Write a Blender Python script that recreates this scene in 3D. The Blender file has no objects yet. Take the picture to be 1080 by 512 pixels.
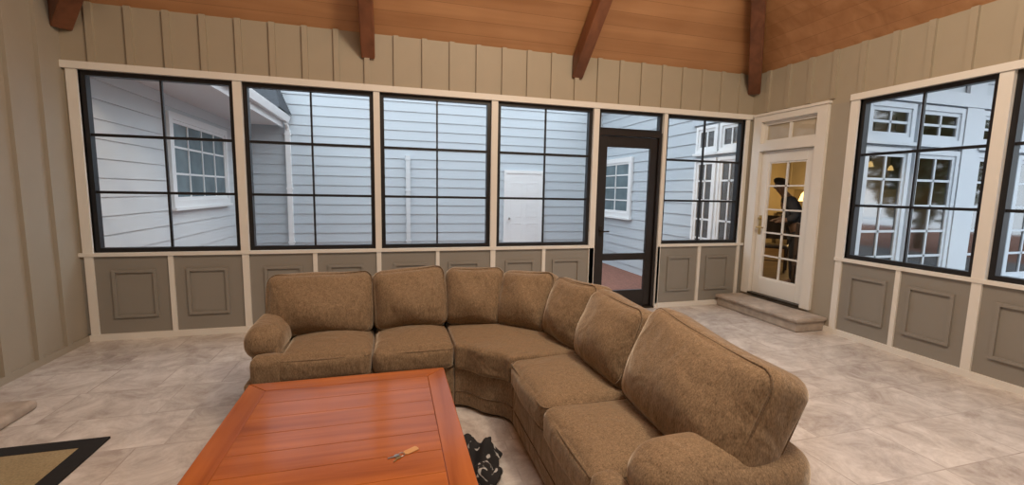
import bpy, bmesh, math, random
from mathutils import Vector, Matrix
random.seed(7)
C = bpy.context.scene.collection
PI = math.pi

# ------------------------------------------------------------------ materials
def new_mat(name):
    m = bpy.data.materials.new(name); m.use_nodes = True
    nt = m.node_tree; b = nt.nodes['Principled BSDF']
    return m, nt, b
def plain(name, col, rough=.6, metal=0, var=.08, scale=6, bump=0, bscale=80, emit=None, estr=0, low=None):
    m, nt, b = new_mat(name)
    tc = nt.nodes.new('ShaderNodeTexCoord')
    n = nt.nodes.new('ShaderNodeTexNoise'); n.inputs['Scale'].default_value = scale; n.inputs['Detail'].default_value = 4
    nt.links.new(tc.outputs['Object'], n.inputs['Vector'])
    r = nt.nodes.new('ShaderNodeMix'); r.data_type = 'RGBA'
    r.inputs['A'].default_value = tuple(max(0, c*(1-var)) for c in col)+(1,)
    r.inputs['B'].default_value = tuple(min(1, c*(1+var)) for c in col)+(1,)
    nt.links.new(n.outputs['Fac'], r.inputs['Factor']); out = r.outputs['Result']
    if low:                                   # second paint colour below the window sills
        sp = nt.nodes.new('ShaderNodeSeparateXYZ'); nt.links.new(tc.outputs['Object'], sp.inputs[0])
        gt = nt.nodes.new('ShaderNodeMath'); gt.operation = 'LESS_THAN'; gt.inputs[1].default_value = .86; nt.links.new(sp.outputs['Z'], gt.inputs[0])
        r2 = nt.nodes.new('ShaderNodeMix'); r2.data_type = 'RGBA'; nt.links.new(gt.outputs[0], r2.inputs['Factor']); nt.links.new(out, r2.inputs['A']); r2.inputs['B'].default_value = low+(1,)
        out = r2.outputs['Result']
    nt.links.new(out, b.inputs['Base Color'])
    b.inputs['Roughness'].default_value = rough; b.inputs['Metallic'].default_value = metal
    if bump:
        n2 = nt.nodes.new('ShaderNodeTexNoise'); n2.inputs['Scale'].default_value = bscale; n2.inputs['Detail'].default_value = 3
        nt.links.new(tc.outputs['Object'], n2.inputs['Vector'])
        bp = nt.nodes.new('ShaderNodeBump'); bp.inputs['Strength'].default_value = bump; bp.inputs['Distance'].default_value = .01
        nt.links.new(n2.outputs['Fac'], bp.inputs['Height']); nt.links.new(bp.outputs['Normal'], b.inputs['Normal'])
    if emit:
        b.inputs['Emission Color'].default_value = emit+(1,); b.inputs['Emission Strength'].default_value = estr
    return m
def wood(name, dark, light, axis, grain=14, rough=.4, plank=None, seam=.03, blot=.7, pv=.4, spec=.5, seamk=.65):
    """axis = grain direction; plank=(axis, pitch): plank bands across that coordinate"""
    m, nt, b = new_mat(name); L = nt.links.new
    tc = nt.nodes.new('ShaderNodeTexCoord'); mp = nt.nodes.new('ShaderNodeMapping')
    s = [grain, grain, grain]; s['xyz'.index(axis)] = grain*.07; mp.inputs['Scale'].default_value = s
    L(tc.outputs['Object'], mp.inputs['Vector'])
    n = nt.nodes.new('ShaderNodeTexNoise'); n.inputs['Scale'].default_value = 1; n.inputs['Detail'].default_value = 6; n.inputs['Distortion'].default_value = .6
    L(mp.outputs['Vector'], n.inputs['Vector'])
    n3 = nt.nodes.new('ShaderNodeTexNoise'); n3.inputs['Scale'].default_value = 1.6; n3.inputs['Detail'].default_value = 2
    L(tc.outputs['Object'], n3.inputs['Vector'])
    fac = nt.nodes.new('ShaderNodeMath'); fac.operation = 'ADD'
    L(n.outputs['Fac'], fac.inputs[0])
    m3 = nt.nodes.new('ShaderNodeMath'); m3.operation = 'MULTIPLY_ADD'; L(n3.outputs['Fac'], m3.inputs[0]); m3.inputs[1].default_value = blot; m3.inputs[2].default_value = -blot/2
    L(m3.outputs[0], fac.inputs[1])
    out = fac.outputs[0]; seamout = None
    if plank:
        sp = nt.nodes.new('ShaderNodeSeparateXYZ'); L(tc.outputs['Object'], sp.inputs[0])
        d = nt.nodes.new('ShaderNodeMath'); d.operation = 'DIVIDE'; L(sp.outputs['XYZ'.index(plank[0].upper())], d.inputs[0]); d.inputs[1].default_value = plank[1]
        fl = nt.nodes.new('ShaderNodeMath'); fl.operation = 'FLOOR'; L(d.outputs[0], fl.inputs[0])
        wn = nt.nodes.new('ShaderNodeTexWhiteNoise'); wn.noise_dimensions = '1D'; L(fl.outputs[0], wn.inputs['W'])
        ad = nt.nodes.new('ShaderNodeMath'); ad.operation = 'MULTIPLY_ADD'; L(wn.outputs['Value'], ad.inputs[0]); ad.inputs[1].default_value = pv; ad.inputs[2].default_value = -pv/2
        a2 = nt.nodes.new('ShaderNodeMath'); a2.operation = 'ADD'; L(out, a2.inputs[0]); L(ad.outputs[0], a2.inputs[1]); out = a2.outputs[0]
        fr = nt.nodes.new('ShaderNodeMath'); fr.operation = 'FRACT'; L(d.outputs[0], fr.inputs[0])
        lt = nt.nodes.new('ShaderNodeMath'); lt.operation = 'LESS_THAN'; L(fr.outputs[0], lt.inputs[0]); lt.inputs[1].default_value = seam
        seamout = lt.outputs[0]
    cr = nt.nodes.new('ShaderNodeValToRGB'); cr.color_ramp.elements[0].position = .25; cr.color_ramp.elements[1].position = .8
    cr.color_ramp.elements[0].color = dark+(1,); cr.color_ramp.elements[1].color = light+(1,)
    L(out, cr.inputs['Fac']); col = cr.outputs['Color']
    if seamout:
        mx = nt.nodes.new('ShaderNodeMix'); mx.data_type = 'RGBA'; L(seamout, mx.inputs['Factor']); L(col, mx.inputs['A']); mx.inputs['B'].default_value = tuple(c*seamk for c in dark)+(1,)
        col = mx.outputs['Result']
    L(col, b.inputs['Base Color']); b.inputs['Roughness'].default_value = rough; b.inputs['Specular IOR Level'].default_value = spec
    return m
def glass(name, gloss=.06, tint=(1,1,1), rough=.02):
    m = bpy.data.materials.new(name); m.use_nodes = True; nt = m.node_tree; nt.nodes.clear()
    o = nt.nodes.new('ShaderNodeOutputMaterial'); t = nt.nodes.new('ShaderNodeBsdfTransparent'); t.inputs[0].default_value = tint+(1,)
    g = nt.nodes.new('ShaderNodeBsdfGlossy'); g.inputs['Roughness'].default_value = rough
    mx = nt.nodes.new('ShaderNodeMixShader'); mx.inputs[0].default_value = gloss
    nt.links.new(t.outputs[0], mx.inputs[1]); nt.links.new(g.outputs[0], mx.inputs[2]); nt.links.new(mx.outputs[0], o.inputs[0])
    return m
def stone_mat():
    m, nt, b = new_mat('travertine'); L = nt.links.new
    tc = nt.nodes.new('ShaderNodeTexCoord')
    br = nt.nodes.new('ShaderNodeTexBrick'); br.inputs['Scale'].default_value = 1
    br.inputs['Brick Width'].default_value = .66; br.inputs['Row Height'].default_value = .44; br.inputs['Mortar Size'].default_value = .004
    br.offset = .35; br.squash = .66; br.squash_frequency = 3
    br.inputs['Color1'].default_value = (.47,.425,.395,1); br.inputs['Color2'].default_value = (.65,.605,.57,1); br.inputs['Mortar'].default_value = (.41,.365,.335,1)
    L(tc.outputs['Object'], br.inputs['Vector'])
    vm = nt.nodes.new('ShaderNodeVectorMath'); vm.operation = 'MULTIPLY_ADD'; L(br.outputs['Color'], vm.inputs[0]); vm.inputs[1].default_value = (9,7,5); L(tc.outputs['Object'], vm.inputs[2])
    n = nt.nodes.new('ShaderNodeTexNoise'); n.inputs['Scale'].default_value = 3.8; n.inputs['Detail'].default_value = 12; n.inputs['Roughness'].default_value = .74; n.inputs['Distortion'].default_value = .6
    L(vm.outputs['Vector'], n.inputs['Vector'])
    cr = nt.nodes.new('ShaderNodeValToRGB'); cr.color_ramp.elements[0].position = .36; cr.color_ramp.elements[1].position = .63
    cr.color_ramp.elements[0].color = (.285,.24,.215,1); cr.color_ramp.elements[1].color = (.77,.74,.705,1)
    L(n.outputs['Fac'], cr.inputs['Fac'])
    mx = nt.nodes.new('ShaderNodeMix'); mx.data_type = 'RGBA'; mx.inputs['Factor'].default_value = .58
    L(br.outputs['Color'], mx.inputs['A']); L(cr.outputs['Color'], mx.inputs['B'])
    # joints stay faintly readable over the clouding
    mj = nt.nodes.new('ShaderNodeMix'); mj.data_type = 'RGBA'; mj.inputs['B'].default_value = (.42,.375,.34,1)
    jf = nt.nodes.new('ShaderNodeMath'); jf.operation = 'MULTIPLY'; L(br.outputs['Fac'], jf.inputs[0]); jf.inputs[1].default_value = .35; L(jf.outputs[0], mj.inputs['Factor'])
    L(mx.outputs['Result'], mj.inputs['A']); L(mj.outputs['Result'], b.inputs['Base Color'])
    b.inputs['Roughness'].default_value = .24
    bp = nt.nodes.new('ShaderNodeBump'); bp.inputs['Strength'].default_value = .06; L(n.outputs['Fac'], bp.inputs['Height']); L(bp.outputs['Normal'], b.inputs['Normal'])
    return m
def fabric_mat(name, c1, c2, stretch=(1,1,1), sc=90, blot=.5, lo=.55, hi=.95, rumple=0, streak=None):
    m, nt, b = new_mat(name); L = nt.links.new
    tc = nt.nodes.new('ShaderNodeTexCoord')
    mp = nt.nodes.new('ShaderNodeMapping'); mp.inputs['Scale'].default_value = stretch; L(tc.outputs['Object'], mp.inputs['Vector'])
    n = nt.nodes.new('ShaderNodeTexNoise'); n.inputs['Scale'].default_value = sc; n.inputs['Detail'].default_value = 4; n.inputs['Roughness'].default_value = .6
    L(mp.outputs['Vector'], n.inputs['Vector'])
    n2 = nt.nodes.new('ShaderNodeTexNoise'); n2.inputs['Scale'].default_value = 5; n2.inputs['Detail'].default_value = 3
    if streak:
        mp2 = nt.nodes.new('ShaderNodeMapping'); mp2.inputs['Scale'].default_value = streak; L(tc.outputs['Object'], mp2.inputs['Vector']); L(mp2.outputs['Vector'], n2.inputs['Vector'])
        n2.inputs['Scale'].default_value = 1
    else: L(tc.outputs['Object'], n2.inputs['Vector'])
    ma = nt.nodes.new('ShaderNodeMath'); ma.operation = 'MULTIPLY_ADD'; L(n2.outputs['Fac'], ma.inputs[0]); ma.inputs[1].default_value = blot; L(n.outputs['Fac'], ma.inputs[2])
    cr = nt.nodes.new('ShaderNodeValToRGB'); cr.color_ramp.elements[0].position = lo; cr.color_ramp.elements[1].position = hi
    cr.color_ramp.elements[0].color = c1+(1,); cr.color_ramp.elements[1].color = c2+(1,)
    L(ma.outputs[0], cr.inputs['Fac']); L(cr.outputs['Color'], b.inputs['Base Color'])
    b.inputs['Roughness'].default_value = .85; b.inputs['Sheen Weight'].default_value = .6; b.inputs['Sheen Roughness'].default_value = .4
    b.inputs['Sheen Tint'].default_value = (1,.88,.72,1)
    b.inputs['Specular IOR Level'].default_value = .12
    bp = nt.nodes.new('ShaderNodeBump'); bp.inputs['Strength'].default_value = .25; bp.inputs['Distance'].default_value = .004
    L(n.outputs['Fac'], bp.inputs['Height'])
    if rumple:
        n4 = nt.nodes.new('ShaderNodeTexNoise'); n4.inputs['Scale'].default_value = 5.5; n4.inputs['Detail'].default_value = 1; n4.inputs['Distortion'].default_value = 1.4
        L(tc.outputs['Object'], n4.inputs['Vector'])
        b2 = nt.nodes.new('ShaderNodeBump'); b2.inputs['Strength'].default_value = rumple; b2.inputs['Distance'].default_value = .06
        L(n4.outputs['Fac'], b2.inputs['Height']); L(b2.outputs['Normal'], bp.inputs['Normal'])
    L(bp.outputs['Normal'], b.inputs['Normal'])
    return m
def pattern_mat():
    m, nt, b = new_mat('black_grey_print'); L = nt.links.new
    tc = nt.nodes.new('ShaderNodeTexCoord')
    w_ = nt.nodes.new('ShaderNodeTexNoise'); w_.inputs['Scale'].default_value = 11; w_.inputs['Distortion'].default_value = 2.2; w_.inputs['Detail'].default_value = 1
    L(tc.outputs['Object'], w_.inputs['Vector'])
    cr = nt.nodes.new('ShaderNodeValToRGB'); cr.color_ramp.elements[0].position = .60; cr.color_ramp.elements[1].position = .65
    cr.color_ramp.elements[0].color = (.012,.012,.014,1); cr.color_ramp.elements[1].color = (.42,.42,.42,1)
    L(w_.outputs['Fac'], cr.inputs['Fac']); L(cr.outputs['Color'], b.inputs['Base Color']); b.inputs['Roughness'].default_value = .9
    return m

M = {}
M['taupe'] = plain('taupe_paint', (.35,.315,.255), .6, var=.04)
M['taupe2'] = plain('taupe_wall_paint', (.375,.325,.245), .6, var=.04, low=(.265,.25,.222))
M['cream'] = plain('cream_trim_paint', (.77,.755,.71), .5, var=.03)
M['black'] = plain('black_window_vinyl', (.009,.009,.011), .4)
M['espresso'] = plain('near_black_door_paint', (.016,.012,.011), .4)
M['white'] = plain('white_paint', (.80,.81,.81), .45, var=.02)
M['offwhite'] = plain('off_white_paint', (.52,.57,.62), .5, var=.02)
M['doorwhite'] = plain('warm_white_door_paint', (.74,.72,.67), .4, var=.02)
M['siding'] = plain('pale_blue_siding_paint', (.49,.545,.585), .6, var=.03, scale=2)
M['siding_grey'] = plain('pale_grey_siding_paint', (.62,.65,.665), .6, var=.03, scale=2)
M['shingle'] = plain('dark_shingle', (.045,.05,.058), .9, var=.4, scale=14)
M['mulch'] = plain('mulch', (.23,.10,.07), .95, var=.6, scale=26, bump=.6, bscale=40)
M['paving'] = plain('dark_paving', (.13,.135,.145), .8, var=.35, scale=5)
M['houseglass'] = glass('house_window_glass', .20, (.5,.52,.55), .05)
M['transomglass'] = plain('transom_beige_reflection', (.46,.40,.30), .08, var=.3, scale=2)  # opaque pane, the beige reflection is put into its colour
M['darkglass'] = plain('dark_house_glass', (.13,.18,.20), .12, var=.5, scale=3)
M['ceiling'] = wood('stained_pine_ceiling', (.38,.178,.072), (.59,.315,.150), 'x', 6, .45, plank=('z', .105), seam=.025, pv=.22, blot=.5, seamk=.78)
M['beam'] = wood('stained_beam', (.13,.047,.021), (.28,.108,.048), 'z', 7, .5)
M['travertine'] = stone_mat()
M['stonestep'] = plain('rough_stone_step', (.40,.345,.295), .75, var=.45, scale=9, bump=.5, bscale=25)
M['table'] = wood('honey_pine_top', (.25,.062,.014), (.50,.155,.036), 'x', 14, .17, blot=.5, spec=.45)
M['tableborder'] = wood('honey_pine_border', (.25,.062,.014), (.49,.15,.034), 'y', 14, .17, blot=.5, spec=.45)
M['tableleg'] = wood('honey_pine_leg', (.24,.07,.016), (.42,.14,.035), 'z', 9, .3)
M['fabric'] = fabric_mat('taupe_brown_chenille', (.098,.068,.041), (.31,.222,.14), (1,1,.3), 210, .3, .42, .86, .26, (70,70,10))
M['piping'] = fabric_mat('chenille_piping', (.085,.060,.038), (.21,.148,.093))
M['metal'] = plain('brushed_metal', (.6,.6,.58), .3, 1)
M['bronze'] = plain('dark_bronze', (.05,.04,.03), .35, .8)
M['brass'] = plain('brass', (.55,.38,.16), .3, 1)
M['leather'] = plain('tan_leather', (.55,.30,.13), .6)
M['print'] = pattern_mat()
M['ruggold'] = fabric_mat('tan_rug_pile', (.22,.17,.09), (.38,.31,.18))
M['rugblack'] = plain('black_rug_border', (.010,.010,.011), .95, var=.4, scale=60)
M['kwall'] = plain('kitchen_wall_paint', (.46,.37,.22), .7)
M['kfloor'] = wood('kitchen_oak_floor', (.10,.055,.03), (.2,.12,.065), 'x', 8, .4, plank=('y', .12))
M['kceil'] = plain('kitchen_ceiling_paint', (.6,.56,.48), .8)
M['kcab'] = plain('kitchen_cabinet_paint', (.5,.43,.31), .5)
M['counter'] = plain('dark_stone_counter', (.05,.045,.04), .2, var=.4, scale=30)
M['darkwood'] = wood('dark_chair_wood', (.06,.04,.026), (.13,.085,.055), 'z', 12, .4)
M['bulb'] = plain('warm_lamp_shade', (.9,.7,.35), .5, emit=(1,.62,.2), estr=3.5)
M['skin'] = plain('skin', (.34,.21,.14), .6)
M['shirt'] = plain('dark_navy_cloth', (.065,.068,.078), .9)
M['trousers'] = plain('charcoal_cloth', (.07,.067,.065), .9)
M['hair'] = plain('dark_hair', (.035,.024,.016), .6)
M['eye'] = plain('eye', (.02,.015,.012), .2)
M['leaf'] = plain('dark_leaf', (.07,.11,.06), .6, var=.5, scale=9)
M['bark'] = plain('bark', (.09,.065,.045), .9, var=.4, scale=20)

# ------------------------------------------------------------------ mesh builder
class MB:
    def __init__(s): s.v = []; s.f = []
    def add(s, verts, faces):
        o = len(s.v); s.v += [tuple(v) for v in verts]; s.f += [tuple(i+o for i in f) for f in faces]; return s
    def box(s, x0,x1,y0,y1,z0,z1):
        x0,x1 = min(x0,x1),max(x0,x1); y0,y1 = min(y0,y1),max(y0,y1); z0,z1 = min(z0,z1),max(z0,z1)
        return s.add([(x0,y0,z0),(x1,y0,z0),(x1,y1,z0),(x0,y1,z0),(x0,y0,z1),(x1,y0,z1),(x1,y1,z1),(x0,y1,z1)],
              [(0,3,2,1),(4,5,6,7),(0,1,5,4),(1,2,6,5),(2,3,7,6),(3,0,4,7)])
    def bx(s, ax, u0,u1,n0,n1,z0,z1):           # ax='y': wall normal along y (u=x); ax='x': normal along x (u=y)
        return s.box(u0,u1,n0,n1,z0,z1) if ax == 'y' else s.box(n0,n1,u0,u1,z0,z1)
    def frame(s, ax, u0,u1,z0,z1,n0,n1,w):
        u0,u1 = min(u0,u1),max(u0,u1)
        s.bx(ax,u0,u0+w,n0,n1,z0,z1); s.bx(ax,u1-w,u1,n0,n1,z0,z1)
        s.bx(ax,u0+w,u1-w,n0,n1,z1-w,z1); s.bx(ax,u0+w,u1-w,n0,n1,z0,z0+w); return s
    def quad(s, a,b,c,d): return s.add([a,b,c,d],[(0,1,2,3)])
    def cyl(s, p, q, r0, r1=None, n=14, caps=True):
        r1 = r0 if r1 is None else r1
        p,q = Vector(p),Vector(q); t = (q-p).normalized()
        a = t.orthogonal().normalized(); b = t.cross(a); vs = []
        for c,r in ((p,r0),(q,r1)):
            for i in range(n):
                an = 2*PI*i/n; vs.append(c+a*math.cos(an)*r+b*math.sin(an)*r)
        fs = [(i,(i+1)%n,n+(i+1)%n,n+i) for i in range(n)]
        if caps: fs += [tuple(range(n-1,-1,-1)), tuple(range(n,2*n))]
        return s.add(vs, fs)
    def tube(s, pts, r, closed=False, n=8):
        pts = [Vector(p) for p in pts]; m = len(pts); vs = []; a0 = None
        for i in range(m):
            if closed: t = pts[(i+1)%m]-pts[i-1]
            else: t = pts[min(i+1,m-1)]-pts[max(i-1,0)]
            t.normalize()
            if a0 is None: a0 = t.orthogonal()
            a0 = (a0 - t*a0.dot(t)).normalized(); b = t.cross(a0)
            for k in range(n):
                an = 2*PI*k/n; vs.append(pts[i]+a0*math.cos(an)*r+b*math.sin(an)*r)
        fs = []
        for i in range(m if closed else m-1):
            j = (i+1)%m
            off = 0
            if closed and j == 0:
                best = min(range(n), key=lambda o: (vs[i*n]-vs[o]).length); off = best
            for k in range(n):
                fs.append((i*n+k, i*n+(k+1)%n, j*n+(k+1+off)%n, j*n+(k+off)%n))
        if not closed: fs += [tuple(range(n-1,-1,-1)), tuple(range((m-1)*n, m*n))]
        return s.add(vs, fs)
    def siding(s, ax, u0,u1,z0,z1,n,sg,lap=.2):
        z = z0
        while z < z1-1e-6:
            k = math.floor(z/lap+1e-6); zt = min((k+1)*lap, z1)
            o0 = n+sg*.015*(1-(z/lap-k)); o1 = n+sg*.015*(1-(zt/lap-k))
            P = (lambda u,nn,zz: (u,nn,zz)) if ax == 'y' else (lambda u,nn,zz: (nn,u,zz))
            s.quad(P(u0,o0,z),P(u1,o0,z),P(u1,o1,zt),P(u0,o1,zt))
            s.quad(P(u0,n,z),P(u1,n,z),P(u1,o0,z),P(u0,o0,z))
            z = zt
        return s
    def soft(s, hx,hy,hz, r, bulge=(0,0,0), mapf=lambda p: p, cuts=11, jit=0):
        bm = bmesh.new(); bmesh.ops.create_cube(bm, size=2)
        bmesh.ops.subdivide_edges(bm, edges=bm.edges[:], cuts=cuts, use_grid_fill=True)
        bm.verts.index_update(); vs = []
        ph = random.random()*6
        for v in bm.verts:
            q = [math.sin(c*PI/2) for c in v.co]; h = (hx,hy,hz)
            p = Vector([q[i]*h[i] for i in range(3)])
            inn = Vector([max(-(h[i]-r), min(h[i]-r, p[i])) for i in range(3)])
            d = p-inn
            if d.length > 1e-9: p = inn+d.normalized()*r
            for i in range(3):
                j,k = (i+1)%3,(i+2)%3
                w = max(0,1-(q[j])**2)*max(0,1-(q[k])**2)
                if bulge[i]: p[i] += math.copysign(1,q[i])*min(1,abs(q[i])*1.5)*bulge[i]*w
            if jit: p += Vector((math.sin(p.z*13+ph+p.y*7),math.sin(p.x*11+ph*2+p.z*6),math.sin(p.x*9+p.y*8+ph)))*jit
            vs.append(mapf(p))
        fs = [tuple(v.index for v in f.verts) for f in bm.faces]; bm.free()
        return s.add(vs, fs)
    def build(s, name, mat, parent=None, smooth=False, bevel=0, local=False, seg=2):
        off = Vector((0,0,0))
        if parent and not local:
            q = parent
            while q: off += q.location; q = q.parent
        me = bpy.data.meshes.new(name); me.from_pydata([tuple(Vector(v)-off) for v in s.v], [], s.f); me.update()
        bm = bmesh.new(); bm.from_mesh(me); bmesh.ops.recalc_face_normals(bm, faces=bm.faces[:]); bm.to_mesh(me); bm.free()
        me.materials.append(M[mat])
        if smooth: me.polygons.foreach_set('use_smooth', [True]*len(me.polygons))
        o = bpy.data.objects.new(name, me); C.objects.link(o)
        if parent: o.parent = parent
        if bevel:
            b = o.modifiers.new('bevel','BEVEL'); b.width = bevel; b.segments = seg; b.limit_method = 'ANGLE'
        return o
def empty(name, loc, rz=0):
    o = bpy.data.objects.new(name, None); C.objects.link(o); o.location = loc; o.rotation_euler = (0,0,rz); o.empty_display_size = .1
    return o
def tag(o, label, cat, group=None):
    o['label'] = label; o['category'] = cat
    if group: o['group'] = group
    return o
def struct(o, label=None, cat=None):
    o['kind'] = 'structure'
    if label: o['label'] = label
    if cat: o['category'] = cat
    return o

# ------------------------------------------------------------------ room numbers (metres)
XL, XR, ZS, ZT, ZC, YF = -2.88, 4.847, .872, 2.585, 3.182, -9.0
SL = .9
BW = [(-2.768,-1.506),(-1.429,-.166),(-.101,1.145),(1.221,2.444),(3.497,4.741)]
DX0, DX1 = 2.525, 3.44
RW = [(-2.583,-1.466),(-3.79,-2.674),(-5.0,-3.88),(-6.2,-5.09),(-7.4,-6.29)]
FD0, FD1 = -1.09, -.12     # french door casing on the right wall (y)
T = .12
BB = .06                   # baseboard height
HT = .065                  # head trim height

# floor
struct(MB().box(XL-T,XR+T,YF-T,T,-.12,0).build('floor','travertine'), 'pale beige travertine tile floor', 'floor')

# back wall : knee wall, header, ends, battens, raised panels
w = MB()
w.bx('y',XL-T,DX0-.03,0,T,0,ZS); w.bx('y',DX1+.03,XR+T,0,T,0,ZS)
w.bx('y',XL-T,XR+T,0,T,ZT,ZC)
w.bx('y',XL-T,BW[0][0],0,T,ZS,ZT); w.bx('y',BW[4][1],XR+T,0,T,ZS,ZT)
x = XL+.24
while x < XR-.05:
    w.bx('y',x-.027,x+.027,-.03,0,ZT+HT,ZC); x += .302
def raised(mb, ax, uc, n, sg, hw=.185, z0=.22, z1=.70):
    mb.frame(ax,uc-hw,uc+hw,z0,z1,n,n+sg*.022,.028)
for a,b in BW:
    q = (b-a)/4
    for c in (a+q,b-q): raised(w,'y',c,0,-1)
struct(w.build('wall_back','taupe2'), 'taupe board and batten wall above and below the row of windows', 'wall')
# left wall
w = MB(); w.box(XL-T,XL,YF,0,0,ZC)
y = -.3
while y > YF: w.bx('x',y-.027,y+.027,XL,XL+.03,.06,ZC); y -= .34
struct(w.build('wall_left','taupe'), 'taupe board and batten side wall', 'wall')
# wall behind the camera (gable)
struct(MB().add([(XL-T,YF,0),(XR+T,YF,0),(XR+T,YF,ZC),((XL+XR)/2,YF,ZC+(XR-XL)/2*SL+.1),(XL-T,YF,ZC),
   (XL-T,YF-T,0),(XR+T,YF-T,0),(XR+T,YF-T,ZC),((XL+XR)/2,YF-T,ZC+(XR-XL)/2*SL+.1),(XL-T,YF-T,ZC)],
   [(0,1,2,3,4),(9,8,7,6,5)]+[(i,5+i,5+(i+1)%5,(i+1)%5) for i in range(5)]).build('wall_front','taupe'),'taupe end wall behind the viewpoint','wall')
# right wall
w = MB()
w.bx('x',FD0,FD1,XR,XR+T,ZT,ZC)
w.bx('x',YF,RW[0][1],XR,XR+T,0,ZS); w.bx('x',YF,FD0,XR,XR+T,ZT,ZC); w.bx('x',FD1,0,XR,XR+T,ZT,ZC)
w.bx('x',YF,RW[-1][0],XR,XR+T,ZS,ZT)
y = -.25
while y > YF:
    w.bx('x',y-.027,y+.027,XR-.03,XR,ZT+HT,ZC); y -= .302
for a,b in RW:
    q = (b-a)/4
    for c in (a+q,b-q): raised(w,'x',c,XR,-1)
struct(w.build('wall_right','taupe2'), 'taupe board and batten wall with the glazed entry door', 'wall')
w = MB(); w.bx('x',FD1,.0,XR,XR+T,0,ZT); w.bx('x',RW[0][1],FD0,XR,XR+T,0,ZT); w.bx('x',FD0,FD1,XR,XR+T,0,.19)
struct(w.build('wall_right_pier','taupe'), 'plain taupe wall strips on both sides of the glazed entry door', 'wall')

# cream trims
t = MB()
t.bx('y',XL,XR,-.035,0,ZT,ZT+HT)                    # header
for a,b in ((XL,DX0-.03),(DX1+.03,XR)): t.bx('y',a,b,-.03,.0,ZS-.035,ZS)
posts = [(-2.85,-2.768),(-1.506,-1.429),(-.166,-.101),(1.145,1.221),(2.444,2.52),(3.445,3.497),(4.741,4.80)]
for a,b in posts:
    t.bx('y',a,b,-.02,T,ZS,ZT); t.bx('y',a+.008,b-.008,-.02,0,BB,ZS-.035)
t.bx('y',2.444,2.52,-.02,T,0,ZS); t.bx('y',3.445,3.497,-.02,T,0,ZS)
for a,b in BW: t.bx('y',(a+b)/2-.021,(a+b)/2+.021,-.02,0,BB,ZS-.035)
struct(t.build('trim_1','cream'), 'cream trim boards framing the long row of windows', 'trim')
t = MB()
t.bx('x',YF,RW[0][1]+.09,XR-.035,XR,ZT,ZT+HT); t.bx('x',YF,RW[0][1]+.09,XR-.03,XR,ZS-.035,ZS)
edges = [RW[0][1]+.045]+[ (RW[i][0]+RW[i+1][1])/2 for i in range(len(RW)-1)]+[RW[-1][0]-.045]
for e in edges:
    t.bx('x',e-.045,e+.045,XR-.02,XR+T,ZS,ZT); t.bx('x',e-.035,e+.035,XR-.02,XR,BB,ZS-.035)
for a,b in RW: t.bx('x',(a+b)/2-.021,(a+b)/2+.021,XR-.02,XR,BB,ZS-.035)
struct(t.build('trim_2','cream'), 'cream trim boards framing the side windows', 'trim')
b = MB(); b.bx('y',XL,DX0-.05,-.028,0,0,BB); b.bx('y',DX1+.055,XR,-.028,0,0,BB)
struct(b.build('baseboard_back','cream'), 'cream baseboard below the window row', 'baseboard')
struct(MB().bx('x',YF,FD0-.08,XR-.028,XR,0,BB).build('baseboard_right','cream'), 'cream baseboard below the side windows', 'baseboard')
struct(MB().bx('x',YF,0,XL,XL+.028,0,BB).build('baseboard_left','taupe'), 'taupe baseboard of the side wall', 'baseboard')

# ceiling (hipped vault)
mx = (XL+XR)/2; hr = (XR-XL)/2; zr = ZC+hr*SL
c = MB()
c.add([(XL,0,ZC),(XR,0,ZC),(mx,-hr,zr),(mx,YF,zr),(XL,YF,ZC),(XR,YF,ZC)], [(0,1,2),(0,2,3,4),(1,5,3,2)])
oc = c.build('ceiling','ceiling')
sm = oc.modifiers.new('solid','SOLIDIFY'); sm.thickness = .12; sm.offset = 1
struct(oc, 'vaulted ceiling of orange stained planks', 'ceiling')
def beam(p, q, wd, dp, label):
    p,q = Vector(p),Vector(q); d = (q-p); side = Vector((-d.y,d.x,0)).normalized()*wd/2
    up = Vector((0,0,dp)); vs = []
    for e in (p,q):
        vs += [e-side, e+side, e+side+up, e-side+up]
    o = MB().add(vs,[(0,1,2,3),(7,6,5,4),(0,4,5,1),(1,5,6,2),(2,6,7,3),(3,7,4,0)]).build('roof_beam','beam',bevel=.012)
    return tag(o, label, 'beam', 'stained roof beams')
D0 = .27
for bxx, lab in ((-.21,'stained wood roof beam above the second wide window from the batten side wall'),(2.2,'stained wood roof beam rising above the fourth wide window, left of the screen door')):
    L = 3.0
    beam((bxx,-.02,ZC-D0),(bxx,-L,ZC-D0+(L-.02)*SL),.14,.25,lab)
beam((XL+.05,-.05,ZC-D0),(XL+3.5,-3.5,ZC-D0+3.45*SL),.15,.25,'stained wood hip beam in the corner over the batten side wall')
beam((XR-.05,-.05,ZC-D0),(XR-3.5,-3.5,ZC-D0+3.45*SL),.15,.25,'stained wood hip beam in the corner over the white glazed door')

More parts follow.
